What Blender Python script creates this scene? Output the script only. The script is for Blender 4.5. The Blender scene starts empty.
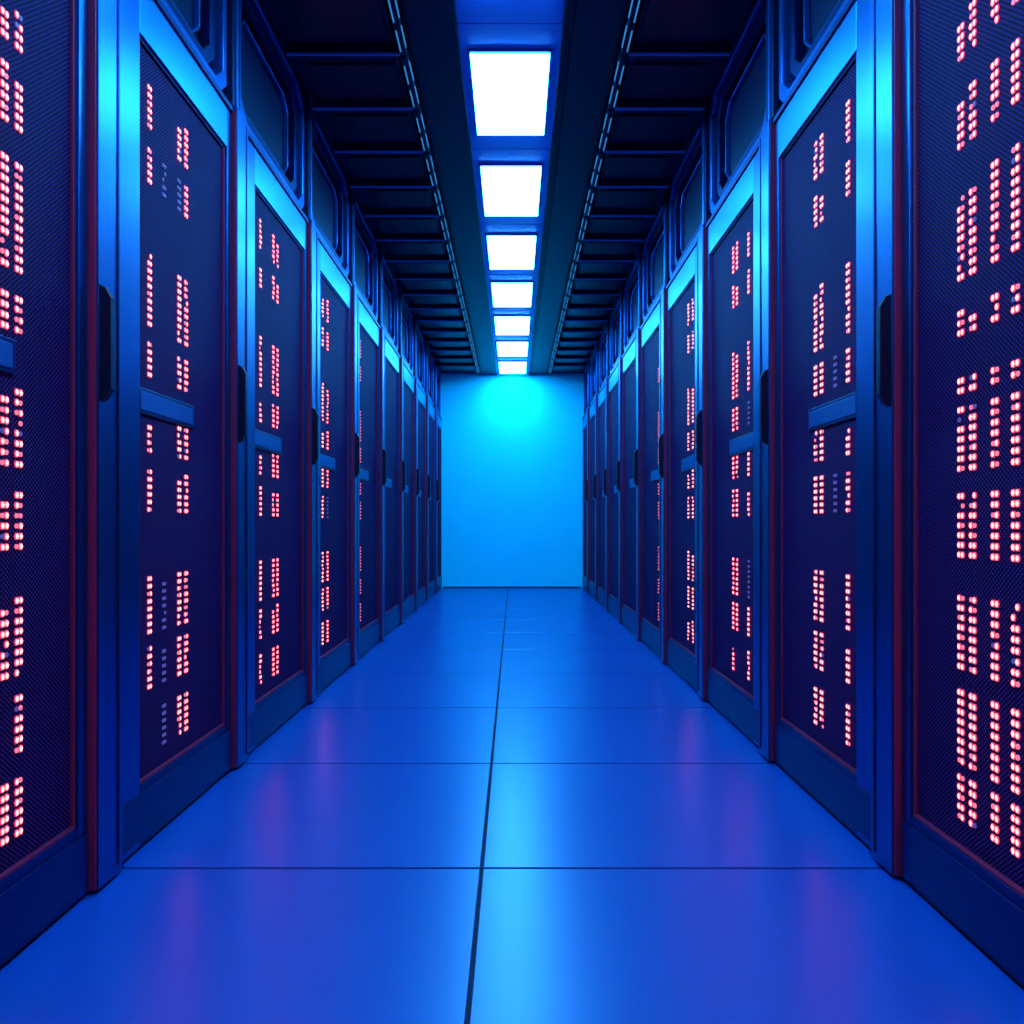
import bpy, bmesh, math, random
from mathutils import Vector
scene=bpy.context.scene
scene.view_settings.view_transform='Standard'
scene.view_settings.look='None'
col=scene.collection

# ---------------- materials ----------------
def mat(name, base, rough=0.4, metal=0.0, spec=0.5, coat=0.0, cvar=0.04, nscale=2):
    # smooth procedural paint: very slight large-scale tone variation
    m=bpy.data.materials.new(name); m.use_nodes=True
    nt=m.node_tree; b=nt.nodes['Principled BSDF']
    b.inputs['Roughness'].default_value=rough
    b.inputs['Metallic'].default_value=metal
    b.inputs['Specular IOR Level'].default_value=spec
    b.inputs['Coat Weight'].default_value=coat
    tc=nt.nodes.new('ShaderNodeTexCoord'); n=nt.nodes.new('ShaderNodeTexNoise')
    n.inputs['Scale'].default_value=nscale; n.inputs['Detail'].default_value=1
    nt.links.new(tc.outputs['Object'],n.inputs['Vector'])
    mx=nt.nodes.new('ShaderNodeMix'); mx.data_type='RGBA'
    mx.inputs['A'].default_value=(*[c*(1-cvar) for c in base],1)
    mx.inputs['B'].default_value=(*[c*(1+cvar) for c in base],1)
    nt.links.new(n.outputs['Fac'],mx.inputs['Factor'])
    nt.links.new(mx.outputs['Result'],b.inputs['Base Color'])
    return m
def emis(name, c, s=1.0):
    m=bpy.data.materials.new(name); m.use_nodes=True
    nt=m.node_tree; b=nt.nodes['Principled BSDF']
    b.inputs['Base Color'].default_value=(0.02,0.02,0.02,1)
    b.inputs['Emission Color'].default_value=(*c,1)
    b.inputs['Emission Strength'].default_value=s
    return m
M_frame=mat('rack_blue_metal',(0.005,0.115,0.36),0.30,0.94)
M_head=mat('rack_header_metal',(0.012,0.26,0.55),0.30,0.92)
M_dark=mat('rack_dark_metal',(0.005,0.03,0.13),0.34,0.85)
M_redspill=mat('painted_red_spill',(0.38,0.012,0.05),0.45,0,0.3)  # red LED spill put into the base colour of flanks and lips
M_black=mat('black_plastic',(0.003,0.006,0.02),0.3,0,0.4)
M_kick=mat('kick_plate',(0.005,0.03,0.15),0.36,0.85)
M_bar=mat('door_crossbar',(0.008,0.08,0.28),0.45,0.5)
M_trim=mat('overhead_trim',(0.015,0.17,0.55),0.28,0.8)
M_edge=mat('tray_edge_paint',(0.03,0.33,0.85),0.35,0.0)
M_over=mat('overhead_dark',(0.003,0.009,0.045),0.4,0.0,0.2)
M_wall=mat('wall_paint_cyan',(0.01,0.86,0.98),0.6,0,0.3)
M_side=mat('wall_side_dark',(0.01,0.03,0.1),0.7)
M_tile=mat('floor_tile',(0.005,0.064,0.31),0.29,0,0.8)
M_grout=mat('floor_grout',(0.001,0.003,0.02),0.8)
M_strip=mat('ceiling_strip',(0.01,0.26,0.9),0.4)
M_ceil=mat('ceiling_dark',(0.004,0.01,0.05),0.45,0,0.2)
M_lamp=emis('lamp_diffuser',(1.9,19.5,48.0))
M_dash=emis('tray_trim_glow',(0.03,0.28,0.7),0.85)  # added glow standing in for light on the tray trim, not lamps
M_red=emis('led_red',(8.5,0.92,0.88))
M_redd=emis('led_red_dim',(1.2,0.2,0.34))
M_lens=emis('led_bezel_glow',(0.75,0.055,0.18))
M_blu=emis('led_blue',(0.07,0.06,0.34))
def perf():
    m=bpy.data.materials.new('perforated_door_mesh'); m.use_nodes=True
    nt=m.node_tree; b=nt.nodes['Principled BSDF']; L=nt.links.new
    tc=nt.nodes.new('ShaderNodeTexCoord'); sx=nt.nodes.new('ShaderNodeSeparateXYZ')
    L(tc.outputs['Object'],sx.inputs[0])
    def mm(op,a,bv):
        n=nt.nodes.new('ShaderNodeMath'); n.operation=op
        for i,v in enumerate((a,bv)):
            if v is None: continue
            if isinstance(v,(int,float)): n.inputs[i].default_value=v
            else: L(v,n.inputs[i])
        return n.outputs[0]
    k=2*math.pi/0.0105
    a=mm('SINE',mm('MULTIPLY',sx.outputs['Y'],k),None)
    c=mm('SINE',mm('MULTIPLY',sx.outputs['Z'],k),None)
    p=mm('MULTIPLY',a,c)
    mr=nt.nodes.new('ShaderNodeMapRange'); mr.inputs['From Min'].default_value=0.0; mr.inputs['From Max'].default_value=0.6
    L(p,mr.inputs['Value'])
    mx=nt.nodes.new('ShaderNodeMix'); mx.data_type='RGBA'
    mx.inputs['A'].default_value=(0.005,0.002,0.016,1); mx.inputs['B'].default_value=(0.13,0.02,0.18,1)
    L(mr.outputs['Result'],mx.inputs['Factor']); L(mx.outputs['Result'],b.inputs['Base Color'])
    bp=nt.nodes.new('ShaderNodeBump'); bp.inputs['Distance'].default_value=0.002; bp.inputs['Strength'].default_value=0.5
    L(mr.outputs['Result'],bp.inputs['Height']); L(bp.outputs['Normal'],b.inputs['Normal'])
    b.inputs['Roughness'].default_value=0.6; b.inputs['Specular IOR Level'].default_value=0.04
    return m
M_mesh=perf()

# ---------------- mesh builder ----------------
class MB:
    def __init__(s): s.v=[]; s.f=[]; s.m=[]; s.mats=[]
    def mi(s,m):
        if m not in s.mats: s.mats.append(m)
        return s.mats.index(m)
    def box(s,x0,x1,y0,y1,z0,z1,m):
        i=len(s.v); k=s.mi(m)
        x0,x1=min(x0,x1),max(x0,x1)
        s.v+=[(x0,y0,z0),(x1,y0,z0),(x1,y1,z0),(x0,y1,z0),(x0,y0,z1),(x1,y0,z1),(x1,y1,z1),(x0,y1,z1)]
        for f in ((0,3,2,1),(4,5,6,7),(0,1,5,4),(1,2,6,5),(2,3,7,6),(3,0,4,7)):
            s.f.append(tuple(i+a for a in f)); s.m.append(k)
    def prism(s,poly,a,b,m,axis='x'):
        i=len(s.v); k=s.mi(m); n=len(poly)
        for w in (a,b):
            for p in poly:
                s.v.append((w,p[0],p[1]) if axis=='x' else (p[0],w,p[1]))
        s.f.append(tuple(i+j for j in range(n))); s.m.append(k)
        s.f.append(tuple(i+n+j for j in reversed(range(n)))); s.m.append(k)
        for j in range(n):
            q=(j+1)%n
            s.f.append((i+j,i+q,i+n+q,i+n+j)); s.m.append(k)
    def ring(s,outer,inner,a,b,m):
        i=len(s.v); k=s.mi(m); n=len(outer)
        for w in (a,b):
            for P in (outer,inner):
                for p in P: s.v.append((w,p[0],p[1]))
        for j in range(n):
            q=(j+1)%n
            for f in ((i+j,i+q,i+n+q,i+n+j),(i+2*n+j,i+3*n+j,i+3*n+q,i+2*n+q),(i+j,i+2*n+j,i+2*n+q,i+q),(i+n+j,i+n+q,i+3*n+q,i+3*n+j)):
                s.f.append(f); s.m.append(k)
    def obj(s,name,bev=0.0,parent=None):
        me=bpy.data.meshes.new(name); me.from_pydata(s.v,[],s.f)
        for m in s.mats: me.materials.append(m)
        me.polygons.foreach_set('material_index',s.m)
        bm=bmesh.new(); bm.from_mesh(me); bmesh.ops.recalc_face_normals(bm,faces=bm.faces); bm.to_mesh(me); bm.free()
        o=bpy.data.objects.new(name,me); col.objects.link(o)
        if bev>0:
            md=o.modifiers.new('bevel','BEVEL'); md.width=bev; md.segments=2; md.limit_method='ANGLE'
        if parent: o.parent=parent
        return o

WL,WR=0.955,0.905
CEIL=2.90; YB=9.46; YF=-2.6
# ---------------- shell ----------------
b=MB(); b.box(-1.75,1.75,YF,YB,-0.08,-0.006,M_grout)
SEAM=-0.08; T=0.7616; g=0.0042
y=1.735-6*T
xs=[(-1.75,SEAM-1.05),(SEAM-1.05,SEAM),(SEAM,SEAM+1.05),(SEAM+1.05,1.75)]
while y<YB:
    y0=max(y,YF); y1=min(y+T,YB)
    if y1>y0+0.02:
        for a,c in xs: b.box(a+g,c-g,y0+g,y1-g,-0.006,0.0,M_tile)
    y+=T
b.obj('floor',0.0015)
b=MB(); b.box(-1.75,1.75,YB,YB+0.1,0,CEIL,M_wall); b.obj('wall_back')
b=MB(); b.box(-1.75,1.75,YF-0.1,YF,0,CEIL,M_side); b.obj('wall_front')
b=MB(); b.box(-1.85,-1.75,YF-.1,YB+.1,0,CEIL,M_side); b.obj('wall_left')
b=MB(); b.box(1.75,1.85,YF-.1,YB+.1,0,CEIL,M_side); b.obj('wall_right')
b=MB(); b.box(-WL+.0,WR,YB-0.012,YB,0.0,0.018,M_dark); b.obj('baseboard_back')
b=MB(); b.box(-1.85,1.85,YF-.1,YB+.1,CEIL,CEIL+0.1,M_ceil)
b.obj('ceiling')
LP=0.95; L0=3.005-5*LP
b=MB()
CX=-0.017
for i in range(13):
    ys=L0+LP*i-0.16
    y1=min(ys+LP,YB)
    if y1>ys+.05: b.box(CX-.215,CX+.215,ys+.004,y1-.004,CEIL-.012,CEIL,M_strip)
for s in (-1,1):
    b.box(CX+s*.216,CX+s*.226,YF,YB,CEIL-.03,CEIL,M_over)
b.obj('trim_1',0.002)
for i in range(12):
    y0=L0+LP*i; y1=min(y0+.615,YB-.02)
    b=MB()
    x0,x1=CX-.172,CX+.172
    z=CEIL-.012
    t=.012
    b.box(x0-t,x0,y0-t,y1+t,z-.014,z,M_frame); b.box(x1,x1+t,y0-t,y1+t,z-.014,z,M_frame)
    b.box(x0,x1,y0-t,y0,z-.014,z,M_frame); b.box(x0,x1,y1,y1+t,z-.014,z,M_frame)
    b.box(x0+.001,x1-.001,y0+.001,y1-.001,z-.022,z,M_lamp)
    b.obj('ceiling_light_panel')

# ---------------- racks ----------------
EDL=[-1.95,-1.07,-0.18,0.71,1.603,2.413]+[2.413+.89*k for k in range(1,8)]+[YB-.03]
EDR=[-1.95,-1.07,-0.10,0.78,1.671,2.484]+[2.484+.875*k for k in range(1,8)]+[YB-.03]
CL=[(1.87,1.80),(1.75,1.635),(1.57,1.36),(1.305,1.24),(1.12,.97),(.915,.80),(.705,.55),(.51,.39),(.345,.24)]
CLR=[(1.92,1.82),(1.755,1.64),(1.56,1.36),(1.30,1.25),(1.158,1.135),(1.097,.96),(.916,.79),(.702,.54),(.504,.356),(.325,.233)]
CLT=[(2.04,1.93),(1.87,1.77),(1.585,1.40),(1.345,1.25),(1.14,1.04),(1.0,.89),(.71,.56),(.52,.40),(.345,.24)]
def leds(s,W,y0,y1,idx,parent):
    rnd=random.Random(100*idx+(7 if s>0 else 3))
    b=MB()
    near=(idx<=3)
    if near: cols=[(.15,0),(.22,0),(.29,1),(.36,0),(.44,0),(.52,0),(.576,0),(.642,0),(.680,0)] if s>0 else [(.15,0),(.22,0),(.36,0),(.43,0),(.51,0),(.58,1),(.638,0),(.677,0)]
    elif idx==4: cols=[(.285,0),(.365,1),(.453,0),(.496,0)]
    elif idx==5: cols=[(.305,0),(.45,0),(.50,0)]
    elif idx==6: cols=[(.305,0),(.40,0)]
    elif idx==7: cols=[(.305,2)]
    else: cols=[]
    C=(CLR if s>0 else CL) if near else CLT
    sc=.0205
    for (c,kind) in cols:
        for (zt,zb) in C:
            if rnd.random()<(.03 if kind!=1 else .5): continue
            z=zt+rnd.choice([0,0,0,0,-sc])
            isb = kind==1 or rnd.random()<.03
            while z>zb:
                for q in (0,1):
                    r=rnd.random()
                    if r<.02: continue
                    m=M_blu if (isb or r<.04) else (M_redd if (r<.16 or kind==2) else M_red)
                    yy=y0+c+q*.0112+.004; zz=z-.0055
                    x=s*(W+.0335)
                    def hexa(ry,rz): return [(yy+ry*math.cos(a*math.pi/3),zz+rz*math.sin(a*math.pi/3)) for a in range(6)]
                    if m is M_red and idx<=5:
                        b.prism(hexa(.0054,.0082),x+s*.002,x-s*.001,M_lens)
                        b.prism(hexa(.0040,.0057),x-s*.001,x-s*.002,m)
                    else:
                        b.prism(hexa(.0042,.0054),x+s*.002,x-s*.0015,m)
                z-=sc
    if b.v: b.obj('status_leds',0,parent)
HTOP=2.27
def rack(s,W,y0,y1,idx):
    b=MB(); X=lambda w:s*(W+w)
    p=.105; zb=.012
    b.box(X(.06),X(.66),y0+.004,y1-.002,zb,HTOP-.01,M_dark)
    b.box(X(0),X(.06),y0+.006,y0+p,zb,HTOP+.02,M_frame)
    b.box(X(.004),X(.06),y0,y0+.006,zb,HTOP+.01,M_redspill)  # pilaster flank, coloured as if reddened by the nearby LEDs
    b.box(X(-.003),X(.0),y0+.082,y0+.090,zb+.02,HTOP,M_dark)
    ys,ye=y0+p+.006,y1-.004
    st=.11; en=.03
    zt0=2.135; zm0=.172
    b.box(X(.02),X(.06),ys,ys+st,zb,HTOP,M_frame)
    b.box(X(.02),X(.06),ye-en,ye,zb,HTOP,M_frame)
    b.box(X(.02),X(.06),ys+st,ye-en,zt0,HTOP,M_head)
    b.box(X(.02),X(.06),ys+st,ye-en,zb,zm0,M_kick)
    l=.008
    yi0,yi1=ys+st,ye-en
    b.box(X(.028),X(.05),yi0,yi0+l,zm0,zt0,M_dark); b.box(X(.028),X(.05),yi1-l,yi1,zm0,zt0,M_redspill)
    b.box(X(.028),X(.05),yi0+l,yi1-l,zt0-l,zt0,M_dark); b.box(X(.024),X(.05),yi0+l,yi1-l,zm0,zm0+.006,M_redspill)  # lower lip carries the red LED spill in its colour
    b.box(X(.035),X(.052),yi0+l,yi1-l,zm0+.006,zt0-l,M_mesh)
    b.box(X(.014),X(.02),ys+.01,ye-.01,.03,.15,M_kick)
    b.box(X(.03),X(.06),y0+.02,y1-.02,0,zb,M_black)
    bl=.555 if idx>3 else .675
    if y0+bl<yi1 and not (s>0 and idx==3):
        b.box(X(.030),X(.04),yi0+l,y0+bl,1.146,1.215,M_dark)
        b.box(X(.028),X(.030),yi0+l+.012,y0+bl-.012,1.156,1.205,M_bar)
    b.box(X(.012),X(.06),ys,ye,HTOP,HTOP+.018,M_dark)
    prof=[(W,1.135),(W-.014,1.142),(W-.027,1.165),(W-.027,1.375),(W-.014,1.398),(W,1.405)]
    b.prism([(s*a,z) for a,z in prof],y0+.008,y0+.026,M_black,'y')
    o=b.obj('server_rack',0.0035)
    leds(s,W,y0,y1,idx,o)
    b=MB()
    z0,z1=HTOP+.03,CEIL-.005
    def octa(a,c,d,e,ch): return [(a+ch,d),(c-ch,d),(c,d+ch),(c,e-ch),(c-ch,e),(a+ch,e),(a,e-ch),(a,d+ch)]
    b.box(X(.09),X(.6),y0+.003,y1-.003,z0,z1,M_over)
    b.box(X(.015),X(.09),y0+.003,y0+.07,z0,z1,M_over)
    a,c=y0+.085,y1-.012
    b.ring(octa(a,c,z0+.005,z1-.01,.05),octa(a+.03,c-.03,z0+.035,z1-.04,.06),X(.03),X(.09),M_trim)
    b.ring(octa(a+.05,c-.05,z0+.055,z1-.06,.06),octa(a+.085,c-.085,z0+.09,z1-.095,.055),X(.05),X(.09),M_dark)
    b.ring(octa(a+.11,c-.11,z0+.115,z1-.12,.06),octa(a+.12,c-.12,z0+.125,z1-.13,.055),X(.07),X(.09),M_trim)
    b.box(X(.007),X(.03),y0+.02,y0+.034,z0,z1,M_trim)
    b.obj('overhead_cabinet',0.003)
for s,W,E in ((-1,WL,EDL),(1,WR,EDR)):
    for i in range(len(E)-1):
        if E[i+1]-E[i]>.3: rack(s,W,E[i],E[i+1],i)

# ---------------- ceiling trays ----------------
for s,W in ((-1,WL),(1,WR)):
    b=MB(); bp=.385
    xi=.45
    xo=W+.004
    n=int((YB-YF)/bp)
    for i in range(n):
        y0=2.95+bp*(i-14); y1=y0+bp
        if y0<YF or y1>YB: continue
        b.box(s*(xi+.03),s*xo,y0,y0+.022,CEIL-.07,CEIL,M_over)
        b.box(s*(xi+.03),s*xo,y0-.006,y0,CEIL-.074,CEIL-.062,M_edge)
        b.box(s*(xi+.05),s*(xo-.03),y0+.055,y1-.03,CEIL-.035,CEIL,M_over)
        b.box(s*(xi+.07),s*(xo-.06),y0+.10,y1-.07,CEIL-.045,CEIL-.035,M_black)
        b.box(s*xi,s*(xi+.03),y0+.012,y1-.012,CEIL-.075,CEIL,M_over)
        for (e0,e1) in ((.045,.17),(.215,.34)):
            b.box(s*(xi-.004),s*xi,y0+e0,y0+e1,CEIL-.071,CEIL-.063,M_dash)  # added emissive dashes imitate lit trim edges on the rail
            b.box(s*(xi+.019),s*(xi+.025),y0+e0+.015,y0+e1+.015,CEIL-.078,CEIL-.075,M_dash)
    b.box(s*(.226+abs(CX)),s*(xi-.02),YF,YB,CEIL-.02,CEIL,M_over)
    b.obj('cable_tray',0.002)

# ---------------- world & camera ----------------
w=bpy.data.worlds.new('world'); scene.world=w; w.use_nodes=True
w.node_tree.nodes['Background'].inputs[0].default_value=(0.0,0.01,0.04,1)
cam=bpy.data.cameras.new('camera'); co=bpy.data.objects.new('camera',cam); col.objects.link(co)
co.location=(0,0,.85); co.rotation_euler=(math.pi/2,0,0)
cam.sensor_width=36; cam.lens=700/1024*36
cam.shift_x=-2/1024; cam.shift_y=13/1024
cam.clip_start=0.02
scene.camera=co
